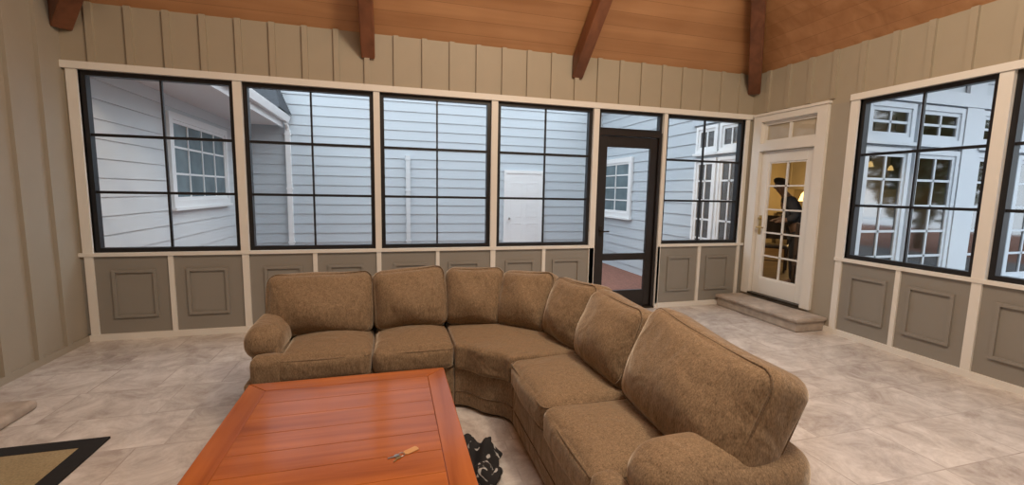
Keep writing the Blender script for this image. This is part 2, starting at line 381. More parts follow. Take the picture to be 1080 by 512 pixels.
# porch windows
FW = .043
def porch_window(i, ax, a, b, n0, label):
    e = empty('window_%d'%i, ((a+b)/2,n0,ZS) if ax == 'y' else (n0,(a+b)/2,ZS)); struct(e, label, 'window')
    MB().frame(ax,a,b,ZS,ZT,n0,n0+.07,FW).build('frame','black',e)
    m = MB(); h = (ZT-ZS-2*FW)/3
    for k in (1,2): z = ZS+FW+h*k; m.bx(ax,a+FW,b-FW,n0+.01,n0+.05,z-.013,z+.013)
    mid = (a+b)/2; m.bx(ax,mid-.009,mid+.009,n0+.018,n0+.045,ZS+FW,ZT-FW)
    m.build('mullion','black',e)
nm = ['first','second','third','fourth']
for i,(a,b) in enumerate(BW):
    porch_window(i+1,'y',a,b,.02, ('black framed window, %s in the long row from the batten side wall'%nm[i]) if i < 4 else 'black framed window between the screen door and the room corner')
for i,(a,b) in enumerate(RW):
    porch_window(i+6,'x',a,b,XR+.02, ['black framed side window next to the white glazed door','black framed side window at the picture edge, second from the white door','third side window from the white door','fourth side window from the white door','fifth side window from the white door'][i])
# transom above screen door
e = empty('window_11',((DX0+DX1)/2,.02,2.30)); struct(e,'narrow black transom window above the dark screen door','window')
MB().frame('y',DX0,DX1,2.33,ZT,.02,.09,.035).build('frame','black',e)
# screen door
e = empty('door_1',((DX0+DX1)/2,.03,0)); struct(e,'near black full view screen door in the window row','door')
m = MB(); m.bx('y',DX0,DX0+.04,.0,.1,0,2.33); m.bx('y',DX1-.04,DX1,.0,.1,0,2.33); m.bx('y',DX0+.04,DX1-.04,.0,.1,2.27,2.33)
m.build('door_frame','espresso',e)
m = MB(); a,b2 = DX0+.045,DX1-.045
m.bx('y',a,a+.10,.03,.075,.03,2.265); m.bx('y',b2-.10,b2,.03,.075,.03,2.265)
m.bx('y',a+.1,b2-.1,.03,.075,2.13,2.265); m.bx('y',a+.1,b2-.1,.03,.075,.03,.25); m.bx('y',a+.1,b2-.1,.03,.075,.66,.75)
dl = m.build('door_leaf','espresso',e,bevel=.004)
h = MB().cyl((a+.05,.03,1.05),(a+.05,-.03,1.05),.012).cyl((a+.05,-.03,1.05),(a+.14,-.03,1.05),.009).bx('y',a+.03,a+.07,.022,.03,.98,1.12)
h.build('handle','bronze',dl)
MB().bx('y',DX0,DX1,-.02,.1,0,.025).build('threshold','bronze',e)

# french door on the right wall
e = empty('door_2',(XR,-.63,.19)); struct(e,'warm white glazed entry door with glass transom above the stone step','door')
m = MB(); n0,n1 = XR-.035, XR+T
m.bx('x',FD0-.045,FD0+.085,n0,XR,.19,ZT+.02); m.bx('x',FD0,FD0+.085,XR,n1,.19,ZT+.02)
m.bx('x',FD1-.085,FD1+.045,n0,XR,.19,ZT+.02); m.bx('x',FD1-.085,FD1,XR,n1,.19,ZT+.02); m.bx('x',FD0+.085,FD1-.085,n0,n1,ZT-.06,ZT+.02)
m.bx('x',FD0+.085,FD1-.085,n0,n1,2.14,2.24); m.bx('x',FD0-.06,FD1+.05,n0-.015,XR,ZT+.02,ZT+.05)
m.build('door_frame','doorwhite',e)
ya,yb = FD0+.09,FD1-.09
m = MB(); m.bx('x',ya,ya+.115,XR+.02,XR+.065,.215,2.135); m.bx('x',yb-.115,yb,XR+.02,XR+.065,.215,2.135)
m.bx('x',ya+.115,yb-.115,XR+.02,XR+.065,1.99,2.135); m.bx('x',ya+.115,yb-.115,XR+.02,XR+.065,.215,.43)
dl = m.build('door_leaf','doorwhite',e,bevel=.004)
m = MB(); ga,gb,gz0,gz1 = ya+.115,yb-.115,.43,1.99
m.frame('x',ga,gb,gz0,gz1,XR+.03,XR+.055,.018)
m.bx('x',(ga+gb)/2-.011,(ga+gb)/2+.011,XR+.032,XR+.052,gz0,gz1)
for k in range(1,5): z = gz0+(gz1-gz0)*k/5; m.bx('x',ga,gb,XR+.032,XR+.052,z-.010,z+.010)
m.build('muntin','doorwhite',dl)
h = MB().bx('x',yb-.075,yb-.035,XR+.012,XR+.02,1.02,1.28).cyl((XR+.012,yb-.055,1.12),(XR-.04,yb-.055,1.12),.011).cyl((XR-.04,yb-.055,1.12),(XR-.04,yb-.16,1.12),.010).cyl((XR+.012,yb-.055,1.24),(XR-.01,yb-.055,1.24),.018)
h.build('handle','brass',dl)
for z in (.45,1.17,1.9): MB().bx('x',ya-.012,ya+.012,XR+.008,XR+.02,z-.05,z+.05).build('hinge','brass',dl)
MB().bx('x',FD0+.085,FD1-.085,XR-.05,XR+T,.19,.215).build('threshold','bronze',e)
m = MB().frame('x',FD0+.085,FD1-.085,2.24,ZT-.06,XR+.02,XR+.07,.045).bx('x',(FD0+FD1)/2-.02,(FD0+FD1)/2+.02,XR+.025,XR+.065,2.285,ZT-.105); tr = m.build('transom_frame','doorwhite',e)
MB().bx('x',FD0+.13,FD1-.13,XR+.04,XR+.044,2.285,ZT-.105).build('pane','transomglass',tr)
# step
o = MB().box(4.43,XR-.002,-1.33,-.06,0,.15).box(4.40,XR-.002,-1.355,-.055,.115,.16).build('stone_step','stonestep',bevel=.018,seg=4)
tag(o,'rough grey tan stone step below the white glazed door','step')
o = MB().box(XL+.032,-2.34,-2.0,-1.5,0,.07).build('stone_hearth','stonestep',bevel=.03,seg=5)
tag(o,'low stone slab against the batten side wall beyond the rug','stone slab')

# ------------------------------------------------------------------ rug
e = empty('area_rug',(-2.2,-2.55,0)); tag(e,'tan area rug with wide black border on the tile floor','rug')
rb = MB(); x0,x1,y0,y1,bw = -2.75,-1.66,-3.4,-2.05,.10
vs = [(x0,y0),(x1,y0),(x1,y1),(x0,y1)]; vi = [(x0+bw,y0+bw),(x1-bw,y0+bw),(x1-bw,y1-bw),(x0+bw,y1-bw)]
V = [(x,y,0) for x,y in vs]+[(x,y,0) for x,y in vi]+[(x,y,.013) for x,y in vs]+[(x,y,.013) for x,y in vi]
Fq = []
for i in range(4):
    j = (i+1)%4; Fq += [(i,j,4+j,4+i),(8+i,12+i,12+j,8+j),(i,8+i,8+j,j),(4+i,4+j,12+j,12+i)]
rb.add(V,Fq).build('border','rugblack',e)
MB().box(x0+bw,x1-bw,y0+bw,y1-bw,0,.011).build('pile','ruggold',e)

# ------------------------------------------------------------------ coffee table
tx0,tx1,ty0,ty1,tz = -.76,.30,-3.78,-2.52,.46
e = empty('coffee_table',((tx0+tx1)/2,(ty0+ty1)/2,0)); tag(e,'large square honey orange pine coffee table with planked top','table')
bw = .105
top = MB(); n = 7; ph = (ty1-ty0-2*bw)/n
top.box(tx0+bw,tx1-bw,ty0+bw,ty1-bw,tz-.038,tz-.030)
for k in range(n):
    a = ty0+bw+k*ph; top.box(tx0+bw+.001,tx1-bw-.001,a+.001,a+ph-.001,tz-.034,tz-.001)
top.build('tabletop','table',e,bevel=.0015)
g = .0015
def mitre(p, name, mat): MB().add([(x,y,tz-.04) for x,y in p]+[(x,y,tz) for x,y in p],[(3,2,1,0),(4,5,6,7),(0,1,5,4),(1,2,6,5),(2,3,7,6),(3,0,4,7)]).build(name,mat,e,bevel=.004)
mitre([(tx0,ty0),(tx0+bw,ty0+bw),(tx0+bw,ty1-bw),(tx0,ty1)][::-1],'side_border','tableborder')
mitre([(tx1,ty0),(tx1,ty1),(tx1-bw,ty1-bw),(tx1-bw,ty0+bw)],'side_border','tableborder')
mitre([(tx0+g,ty1),(tx0+bw+g,ty1-bw),(tx1-bw-g,ty1-bw),(tx1-g,ty1)],'end_border','table')
mitre([(tx0+g,ty0),(tx1-g,ty0),(tx1-bw-g,ty0+bw),(tx0+bw+g,ty0+bw)],'end_border','table')
ap = MB(); i = .07
ap.box(tx0+i,tx1-i,ty1-i-.022,ty1-i,.33,tz-.04); ap.box(tx0+i,tx1-i,ty0+i,ty0+i+.022,.33,tz-.04)
ap.box(tx0+i,tx0+i+.022,ty0+i,ty1-i,.33,tz-.04); ap.box(tx1-i-.022,tx1-i,ty0+i,ty1-i,.33,tz-.04)
ap.build('apron','tableleg',e)
for sx in (tx0+.10,tx1-.10):
    for sy in (ty0+.10,ty1-.10):
        l = MB(); l.box(sx-.045,sx+.045,sy-.045,sy+.045,.28,tz-.04)
        prof = [(0,.028),(.03,.034),(.07,.026),(.10,.038),(.2,.043),(.25,.036),(.28,.044)]
        for (z0,r0),(z1,r1) in zip(prof,prof[1:]): l.cyl((sx,sy,z0),(sx,sy,z1),r0,r1,16)
        l.build('leg','tableleg',e,bevel=.003)
# keys
kx,ky,kz = .03,-3.38,tz
e = empty('key_ring',(kx,ky,kz)); tag(e,'small keys with flat orange tan tag lying on the coffee table','keys')
MB().tube([(kx+.013*math.cos(a*PI/10),ky+.013*math.sin(a*PI/10),kz+.003) for a in range(20)],.0014,True,6).build('ring','metal',e,True)
def key(ang, ln, mat):
    c,s = math.cos(ang),math.sin(ang); P = lambda l,w,z: (kx+c*(.009+l)-s*w, ky+s*(.009+l)+c*w, kz+z)
    k = MB()
    head = [P(.011+.011*math.cos(a*PI/7),.011*math.sin(a*PI/7),.001) for a in range(14)]
    k.add(head+[(x,y,z+.003) for x,y,z in head],[tuple(range(14)),tuple(range(14,28))]+[(i,(i+1)%14,14+(i+1)%14,14+i) for i in range(14)])
    pts = [(.019,-.003),(ln,-.003),(ln+.003,0),(ln,.002),(ln-.005,.004),(ln-.009,.002),(ln-.013,.004),(.019,.004)]
    bl = [P(l,w_,.0012) for l,w_ in pts]; k.add(bl+[(x,y,z+.0022) for x,y,z in bl],[tuple(range(8)),tuple(range(8,16))]+[(i,(i+1)%8,8+(i+1)%8,8+i) for i in range(8)])
    k.build('key',mat,e)
key(-2.2,.042,'brass'); key(-2.9,.045,'metal')
P = lambda l,w_: (kx+math.cos(.5)*(.010+l)-math.sin(.5)*w_, ky+math.sin(.5)*(.010+l)+math.cos(.5)*w_)
f = [P(0,-.005),P(.010,-.015),P(.060,-.015),P(.065,-.010),P(.065,.010),P(.060,.015),P(.010,.015),P(0,.005)]
MB().add([(x,y,kz+.001) for x,y in f]+[(x,y,kz+.003) for x,y in f],[tuple(range(8)),tuple(range(8,16))]+[(i,(i+1)%8,8+(i+1)%8,8+i) for i in range(8)]).build('tag','leather',e)

# ------------------------------------------------------------------ crumpled printed cloth on the floor
def crumple(p):
    a = math.atan2(p.y,p.x)
    k = 1+.13*math.sin(3*a+1)+.08*math.sin(7*a)
    z = max(0,p.z+.055)
    z = z*(1+.35*math.sin(p.y*26+p.x*14)+.25*math.sin(p.x*45-p.y*17)) if p.z > -.05 else 0
    return Vector((.465+p.x*k*.95+.010*math.sin(p.z*60+p.y*30), -2.88+p.y*k*.95, .003+z*.75))
ob = MB().soft(.105,.22,.055,.05,(0,0,.03),crumple,26).build('cloth_bundle','print',None,True)
tag(ob,'crumpled mostly black cloth with grey white patches on the floor between coffee table and sofa','cloth')

# ------------------------------------------------------------------ sectional sofa
CX,CY = .42,-2.5; H = PI/2
R0, RB = .30, 1.08
def sec(s, r, z):
    if s <= 0: return Vector((CX+s, CY+r, z))
    if s >= H: return Vector((CX+r, CY-(s-H), z))
    th = H-s
    rf = R0 - .085*math.sin(2*th)**2                 # wedge front fills the inside corner
    r -= max(0,1-(r-R0)/.55)*(R0-rf)
    return Vector((CX+r*math.cos(th), CY+r*math.sin(th), z))
so = empty('sectional_sofa',(.42,-1.9,0)); tag(so,'brown chenille corner sectional sofa with rolled arms around the coffee table','sofa')
def perim(hx, hy, z, r, n=7):
    pts = []
    for cx,cy,a0 in ((hx-r,hy-r,0),(-hx+r,hy-r,1),(-hx+r,-hy+r,2),(hx-r,-hy+r,3)):
        for k in range(n): a = a0*H+H*k/(n-1); pts.append((cx+r*math.cos(a),cy+r*math.sin(a),z))
    out = []
    for i in range(len(pts)):
        a,b = Vector(pts[i]),Vector(pts[(i+1)%len(pts)]); m = max(1,int((b-a).length/.04))
        out += [a+(b-a)*k/m for k in range(m)]
    return out
def seat(s0,s1,corner=False,lobe=0,r1=.90):
    sc, hx = (s0+s1)/2, (s1-s0)/2-.003; rc,hy = (R0+r1)/2,(r1-R0)/2; zc,hz = .385,.09
    f = lambda p: sec(sc+p[0], rc+p[1], zc+p[2])
    mb = MB()
    if corner:
        mb.soft(hx,hy,hz,.03,(0,0,.04),lambda p: f(p),24)
    else:
        mb.soft(hx,hy,hz,.055,(0,.016,.045),f,14,.004)
    if lobe:
        lx = .10; lc = sc+lobe*(hx+lx-.05)
        mb.soft(lx,.065,hz,.04,(0,0,.01),lambda p: sec(lc+p[0],R0+.065+p[1],zc+p[2]),8)
    o = mb.build('seat_cushion','fabric',so,True)
    pp = MB()
    for zz in (.062,-.062):
        pp.tube([f(p) for p in perim(hx-.009,hy-.007,zz,.04)],.005,True,6)
    pp.build('piping','piping',o,True)
seat(-1.13,-.55,lobe=-1); seat(-.55,0); seat(0,H,True); seat(H,H+.64); seat(H+.64,H+1.22,lobe=1)
def back(sc, hw, rc=.855, zc=.675, hz=.235, tilt=.30, turn=0, ht=.115, roll=0, rad=.075, both=False):
    base = Vector((0,0,0))
    if 0 < sc < H: th = H-sc; rd = Vector((math.cos(th),math.sin(th),0)); base = Vector((CX,CY,0))
    elif sc <= 0: rd = Vector((0,1,0)); base = Vector((CX+sc,CY,0))
    else: rd = Vector((1,0,0)); base = Vector((CX,CY-(sc-H),0))
    if turn: rd = Matrix.Rotation(turn,3,'Z') @ rd
    ct,st = math.cos(tilt),math.sin(tilt)
    al = Vector((rd.y,-rd.x,0)); sg = random.choice((-1,1)); ph = random.random()*6
    def f(p):
        x,y,z = p[0],p[1],p[2]
        u = x/hw; v = z/hz
        # slight slouch: gentle sag of the top edge, belly forward low down, soft folds
        z -= max(0,v)*(.016*math.cos(u*PI*.5) + .014*sg*u)
        y -= .042*max(0,1-u*u)*math.exp(-((v+.3)/.55)**2)
        y += .008*math.sin(u*5+v*4+ph)*(1-u*u)
        x,z = x*math.cos(roll)-z*math.sin(roll), x*math.sin(roll)+z*math.cos(roll)
        return base+rd*rc+al*x+rd*(y*ct+z*st)+Vector((0,0,zc+z*ct-y*st))
    o = MB().soft(hw,ht,hz,rad,(.012,.058,.014),f,16,.005).build('back_cushion','fabric',so,True)
    pp = MB()
    for yy in ((-(ht-.034),ht-.034) if both else (-(ht-.034),)):
        pp.tube([f((q.x,yy,q.y)) for q in perim(hw-.010,hz-.010,0,rad-.009)],.0045,True,6)
    pp.build('piping','piping',o,True)
back(-.925,.365,roll=-.02,tilt=.34); back(-.28,.275,roll=.045,zc=.69)
back(.27,.235,.87,roll=-.015,zc=.685); back(.78,.235,.89,roll=.025,tilt=.34); back(1.30,.235,.90,roll=-.035)
back(H+.315,.295,.89,tilt=.35,roll=.04); back(H+1.025,.405,.88,zc=.69,hz=.25,tilt=.38,turn=-.03,roll=-.025,ht=.118,rad=.075,both=True)
# backrests, bases
def slab(name, s0,s1,r0,r1,z0,z1,rad,bulge=(0,0,0),cuts=12):
    sc,hx,rc,hy,zc,hz = (s0+s1)/2,(s1-s0)/2,(r0+r1)/2,(r1-r0)/2,(z0+z1)/2,(z1-z0)/2
    return MB().soft(hx-.002,hy,hz,rad,bulge,lambda p: sec(sc+p.x,rc+p.y,zc+p.z),cuts).build(name,'fabric',so,True)
for s0,s1 in ((-1.34,0),(0,H),(H,H+1.38)):
    slab('backrest',s0,s1,.93,RB,.05,.80,.07)
    bs = slab('base',s0+(.02 if s0 < 0 else 0),s1-(.02 if s1 > H+.1 else 0),R0+.03,.96,.02,.31,.02,cuts=22)
    MB().tube([sec(s0+(s1-s0)*(.01+.98*k/24), R0+.029, .13) for k in range(25)],.004,False,6).build('piping','piping',bs,True)
def armrest(sc, out, rad0=.12, rend=1.06, slouch=.0, flat=.95, zc=.53):
    mb = MB(); hw = .085; c0,hl_ = (rend+.42)/2,(rend-.42)/2
    mb.soft(hw,hl_,.24,.03,(0,0,0),lambda p: sec(sc+p.x,c0+p.y,.28+p.z),8)
    c1,h1 = (rend+.40)/2,(rend-.40)/2
    f = lambda p: sec(sc+out*.02+p[0]*(1+.06*slouch*math.sin(p[1]*9)), c1+p[1], zc+p[2]-slouch*.012*(1+p[1]/h1)-slouch*.008*math.sin(p[1]*11+p[0]*8))
    mb.soft(rad0,h1,rad0*flat,rad0*min(.84,flat*.95),(.004,.016,.010),f,18,.003)
    o = mb.build('armrest','fabric',so,True)
    # welt seam lying on the rounded front rim of the arm
    MB().tube([f((q.x,-h1+.012,q.y)) for q in perim(rad0*.52,rad0*.48,0,rad0*.42)],.004,True,6).build('piping','piping',o,True)
armrest(-1.21,-1,.118); armrest(H+1.335,1,.142,1.08,1,.84,.53)

# ------------------------------------------------------------------ outside: ground and house wings
struct(MB().box(-30,30,-30,30,-.3,-.14).build('ground','mulch'),'reddish brown mulch ground outside the windows','ground')
struct(MB().box(XR+T+.02,16,-9,-1.25,-.15,-.10).build('terrace','paving'),'dark grey paving outside the side windows','ground')
def house_window(parent, ax, n, sg, u0,u1,z0,z1,nx,nz,gm,casing=.1,sash=.045,wm='white'):
    m = MB(); m.frame(ax,u0-casing,u1+casing,z0-casing,z1+casing,n,n+sg*.05,casing); m.bx(ax,u0-casing-.03,u1+casing+.03,n,n+sg*.08,z0-casing-.04,z0-casing)
    o = m.build('window',wm,parent)
    m = MB(); m.frame(ax,u0,u1,z0,z1,n,n+sg*.035,sash)
    for k in range(1,nx): u = u0+(u1-u0)*k/nx; m.bx(ax,u-.014,u+.014,n+sg*.012,n+sg*.032,z0,z1)
    for k in range(1,nz): z = z0+(z1-z0)*k/nz; m.bx(ax,u0,u1,n+sg*.012,n+sg*.032,z-.014,z+.014)
    m.build('sash',wm,o); MB().bx(ax,u0,u1,n+sg*.016,n+sg*.02,z0,z1).build('pane',gm,o)
YW = 4.78
# garage-side wing on the left
hl = empty('house_wing',(-2.9,2.5,-.14)); tag(hl,'pale grey lap sided house wing with grid window, seen through the leftmost window','building')
XH = -2.9
MB().siding('x',.25,YW-.03,-.14,2.76,XH,1).box(-6,XH-.01,.25,YW-.03,-.14,2.76).build('wall','siding_grey',hl)
house_window(hl,'x',XH+.015,1,1.98,3.95,1.33,2.43,4,3,'darkglass')
MB().box(-6,-2.06,.16,YW-.06,2.76,2.80).build('soffit','white',hl)
MB().box(-2.08,-2.04,.16,YW-.06,2.72,2.93).build('fascia','white',hl)
g = MB()
pr = [(0,0),(.02,-.09),(.10,-.10),(.13,-.02),(.14,.02),(.125,.02),(.09,-.085),(.03,-.075),(.012,0)]
vs = [(-2.04+a,yy,2.92+z) for yy in (.16,YW-.07) for a,z in pr]; k = len(pr)
g.add(vs,[(i,(i+1)%k,k+(i+1)%k,k+i) for i in range(k)]+[tuple(range(k)),tuple(range(k,2*k))]).build('gutter','white',hl)
MB().add([(-1.94,.16,2.93),(-1.94,YW-.05,2.93),(-6,YW-.05,5.0),(-6,.16,5.0)],[(0,1,2,3)]).build('roof','shingle',hl)
# small return roof at the inside corner
MB().add([(-3.2,3.7,2.96),(-1.88,3.7,2.96),(-2.2,YW-.05,3.75),(-3.2,YW-.05,3.75),(-1.88,YW-.05,2.96)],[(0,1,2,3),(1,4,2)]).build('return_roof','shingle',hl)
# far wing
hf = empty('house_wing',(2,YW,-.14)); tag(hf,'pale blue lap sided house wing with white door across the courtyard','building')
MB().siding('y',-8,5.0,-.14,5.6,YW,-1).box(-8,4.98,YW+.01,YW+1.2,-.14,5.6).build('wall','siding',hf)
dx0,dx1 = 2.60,3.44
df = MB().frame('y',dx0-.07,dx1+.07,-.2,2.03,YW-.015,YW-.06,.07).build('door_casing','white',hf)
d = MB().bx('y',dx0,dx1,YW-.015,YW-.045,-.1,1.96)
for a,b_ in ((dx0+.10,dx0+.37),(dx1-.37,dx1-.10)):
    for z0,z1 in ((.12,.8),(.95,1.75)): d.frame('y',a,b_,z0,z1,YW-.045,YW-.049,.02)
d = d.build('door','white',hf)
MB().cyl((dx0+.06,YW-.045,.92),(dx0+.06,YW-.10,.92),.022).build('knob','metal',d)
def downspout(parent, x, y, z1, jog=0, mat='white'):
    s_ = MB().box(x-.045,x+.045,y-.10,y-.016,-.1,z1)
    if jog: s_.tube([(x,y-.06,z1-.02),(x,y-.10,z1+.06),(x,y-.20,z1+.12)],.04,False,8)
    for z in (.4,1.5,z1-.1): s_.box(x-.058,x+.058,y-.105,y-.015,z,z+.035)
    s_.build('downspout',mat,parent)
downspout(hf,.37,YW,2.27,0,'siding_grey'); downspout(hf,-1.97,YW,2.68,1)
# kitchen wing on the right
hk = empty('house_wing',(7.5,2,-.14)); tag(hk,'pale blue house wing with tall white windows beside the white glazed door','building')
XK,YK,XE,YE,ZF = 4.97,-1.2,11.0,YW-.02,.2
def sid_open(mb, ax, n, sg, u0,u1,z0,z1,holes):
    hs = sorted(holes); u = u0
    for a,b_,h0,h1 in hs:
        if a > u: mb.siding(ax,u,a,z0,z1,n,sg)
        mb.siding(ax,a,b_,z0,h0[0],n,sg)
        for i in range(len(h0)):
            top = h0[i+1] if i+1 < len(h0) else z1
            mb.siding(ax,a,b_,h1[i],top,n,sg)
        u = b_
    mb.siding(ax,u,u1,z0,z1,n,sg)
wz0,wz1 = (.50,2.25),(2.10,2.62)
wy = [(.22,.68),(.76,1.22)]
sx_ = [(5.30,6.0),(6.12,6.84),(7.2,7.9),(8.02,8.72),(9.1,9.8)]
w = MB(); sid_open(w,'x',XK,-1,.14,YE,-.14,3.7,[(a,b_,wz0,wz1) for a,b_ in wy]); w.build('wall','siding',hk)
w = MB(); sid_open(w,'y',YK,-1,XK,XE,-.14,3.7,[(a,b_,wz0,wz1) for a,b_ in sx_]); w.build('wall','siding',hk)
for a,b_ in wy:
    for z0,z1 in zip(wz0,wz1): house_window(hk,'x',XK,-1,a+.03,b_-.03,z0+.02,z1-.02,2,5 if z0 < 1 else 1,'houseglass',.05)
for a,b_ in sx_:
    for z0,z1 in zip(wz0,wz1): house_window(hk,'y',YK,-1,a+.03,b_-.03,z0+.02,z1-.02,2,5 if z0 < 1 else 2,'houseglass',.06,wm='offwhite')
house_window(hk,'x',XK-.015,-1,3.32,4.50,1.12,2.22,2,4,'darkglass',.1)
t = MB()
for a in (6.86,8.74): t.bx('y',a+.02,a+.32,YK-.02,YK-.06,-.1,3.0)
t.bx('y',XK+.02,XE,YK-.02,YK-.07,2.68,2.84); t.bx('x',.14,1.35,XK-.02,XK-.06,2.68,2.8)
t.build('corner_trim','offwhite',hk)
MB().box(XK-.35,XE,.14,YE,3.7,3.75).box(XK+.05,XE,YK-1.1,.14,3.7,3.75).build('soffit','white',hk)  # south overhang, out of view, deepened to shade the window wall below
MB().add([(XK-.1,YK-1.1,3.76),(XE,YK-1.1,3.76),(XE,YE,5.5),(8,YE,5.5),(XK-.1,YE,3.76)],[(0,1,2,3),(0,3,4)]).build('roof','shingle',hk)
MB().box(XK+.03,XE,YK+.03,YE-.02,.0,ZF).build('indoor_floor','kfloor',hk)
MB().box(XK+.03,XE,YK+.03,YE,3.0,3.05).build('indoor_ceiling','kceil',hk)
MB().box(XE-.1,XE,YK+.03,YE,ZF,3.0).box(XK+.03,XE,YE-.1,YE,ZF,3.0).build('indoor_wall','kwall',hk)

# side yard trees out of view, added to shade the south wall and reflect
random.seed(3)
lv = MB()
for i in range(2600):
    a = random.random()*2*PI; cz = random.uniform(-1,1); rr = random.random()**.4
    p = Vector((math.cos(a)*math.sqrt(1-cz*cz)*1.9*rr, math.sin(a)*math.sqrt(1-cz*cz)*1.9*rr, 3.6+cz*2.8*rr))
    u = Vector((random.gauss(0,1),random.gauss(0,1),random.gauss(0,1))).normalized(); v = u.orthogonal().normalized()
    s1,s2 = .19,.10
    lv.add([p-u*s1,p-v*s2,p+u*s1,p+v*s2],[(0,1,2,3)])
tr0 = empty('tree',(0,0,-.14)); lv.build('crown','leaf',tr0,local=True)
tk = MB().cyl((0,0,0),(0.05,0,2.2),.16,.11).cyl((.05,0,2.2),(-.05,.05,4.4),.11,.05)
for i in range(6): a = i*1.05; tk.cyl((0,0,2.0+i*.3),(math.cos(a)*1.1,math.sin(a)*1.1,2.9+i*.35),.05,.015,8)
tk.build('trunk','bark',tr0,local=True)
tpos = [(8.6,-11.2),(13.2,-11.4),(17.5,-8.0)]
for i,(x_,y_) in enumerate(tpos):
    if i == 0: o = tr0
    else:
        o = tr0.copy(); C.objects.link(o)
        for ch in list(tr0.children): k = ch.copy(); C.objects.link(k); k.parent = o
    o.location = (x_,y_,-.14); o.rotation_euler = (0,0,i*1.3); tag(o,'dark leafy tree out of view in the side yard, added to shade and reflect in the house windows','tree','side yard trees')

# kitchen furniture glimpsed through the glass
def cabinet(y0,y1,lab):
    e = empty('kitchen_cabinet',(10.55,(y0+y1)/2,ZF)); tag(e,lab,'cabinet')
    MB().box(10.3,10.88,y0,y1,ZF,1.08).build('body','kcab',e)
    n = 3
    for k in range(n):
        a = y0+(y1-y0)*k/n; d = MB().box(10.28,10.3,a+.02,a+(y1-y0)/n-.02,ZF+.1,1.05).frame('x',a+.02,a+(y1-y0)/n-.02,ZF+.1,1.05,10.265,10.28,.06).build('door','kcab',e)
        MB().cyl((10.265,a+.1,.95),(10.24,a+.1,.95),.012).build('knob','bronze',d)
    MB().box(10.26,10.88,y0-.02,y1+.02,1.08,1.12).build('countertop','counter',e)
    u = empty('wall_cabinet',(10.7,(y0+y1)/2,1.75)); tag(u,'pale upper cabinet over the lit counter inside the house','cabinet')
    MB().box(10.55,10.88,y0,y1,1.75,2.75).build('body','kcab',u)
    for k in range(n):
        a = y0+(y1-y0)*k/n; MB().frame('x',a+.02,a+(y1-y0)/n-.02,1.78,2.72,10.53,10.55,.06).build('door','kcab',u)
cabinet(2.0,4.55,'pale kitchen base cabinet with dark counter inside the house')
def lamp(x,y,z,label,k=1):
    e = empty('pendant_lamp',(x,y,z)); tag(e,label,'lamp','pendant lamps inside the house')
    MB().cyl((x,y,z+.22*k),(x,y,3.0),.007).build('cord','bronze',e)
    MB().cyl((x,y,z),(x,y,z+.16*k),.11*k,.06*k,18).cyl((x,y,z+.16*k),(x,y,z+.22*k),.06*k,.015*k,18).build('shade','bulb',e,True)
lamp(8.9,2.6,1.45,'glowing pendant lamp inside the house seen through the white glazed door')
lamp(7.55,.3,2.05,'small glowing pendant lamp inside the house behind the side windows, nearer the white door',.42)
lamp(8.75,.8,2.05,'small glowing pendant lamp inside the house behind the side windows, farther from the white door',.42)
# dining chairs
def chair(loc, rz, label, src=None):
    if src:
        e = src.copy(); C.objects.link(e)
        for ch in list(src.children):
            k = ch.copy(); C.objects.link(k); k.parent = e
    else:
        e = empty('dining_chair',(0,0,0))
        MB().soft(.22,.21,.03,.02,(0,0,.008),lambda p: p+Vector((0,0,.45)),6).build('seat','darkwood',e,True,local=True)
        for sx in (-.19,.19):
            MB().cyl((sx,-.18,0),(sx,-.18,.44),.016,.022).build('leg','darkwood',e,local=True)
            MB().tube([(sx,.21,0),(sx,.19,.45),(sx,.21,.75),(sx*.95,.26,1.0)],.018).build('leg','darkwood',e,local=True)
        bk = MB().add([(-.185,.19,.56),(.185,.19,.56),(.18,.255,.99),(-.18,.255,.99),(-.185,.215,.56),(.185,.215,.56),(.18,.28,.99),(-.18,.28,.99)],[(0,1,2,3),(7,6,5,4),(0,4,5,1),(1,5,6,2),(2,6,7,3),(3,7,4,0)])
        bk.build('backrest','darkwood',e,bevel=.01,local=True)
        st = MB(); st.cyl((-.19,-.18,.2),(.19,-.18,.2),.01); st.cyl((-.19,-.18,.25),(-.19,.2,.25),.01); st.cyl((.19,-.18,.25),(.19,.2,.25),.01)
        st.build('stretcher','darkwood',e,local=True)
    e.location = loc; e.rotation_euler = (0,0,rz); tag(e,label,'chair','dining chairs inside the house'); return e
c0 = chair((5.45,-.60,ZF),2.2,'dark wooden dining chair just inside the white glazed door')
chair((6.7,1.2,ZF),-.9,'dark wooden dining chair deeper inside, beyond the leaning person',c0)

# person inside the house, leaning forward
LE = .42
def lean(p):
    x,y,z = p[:3]
    if z <= .93: return (x,y,z)
    h_ = z-.93
    return (x, y*math.cos(LE)-h_*math.sin(LE), .93+h_*math.cos(LE))
def skin(name, joints, edges, mat, parent, lv=2):
    me = bpy.data.meshes.new(name); me.from_pydata([lean(j) for j in joints],edges,[]); me.update()
    o = bpy.data.objects.new(name,me); C.objects.link(o); o.parent = parent
    o.modifiers.new('skin','SKIN')
    for i,j in enumerate(joints):
        sv = me.skin_vertices[0].data[i]; r = j[3]; sv.radius = (r,r) if not isinstance(r,tuple) else r
    me.skin_vertices[0].data[0].use_root = True
    o.modifiers['skin'].use_smooth_shade = True
    s_ = o.modifiers.new('sub','SUBSURF'); s_.levels = lv; s_.render_levels = lv
    me.materials.append(M[mat]); return o
pe = empty('person',(5.78,-.06,ZF),-2.2); pe.scale = (.97,.97,.97); tag(pe,'person in dark clothes leaning forward, seen through the glass of the white door','person')
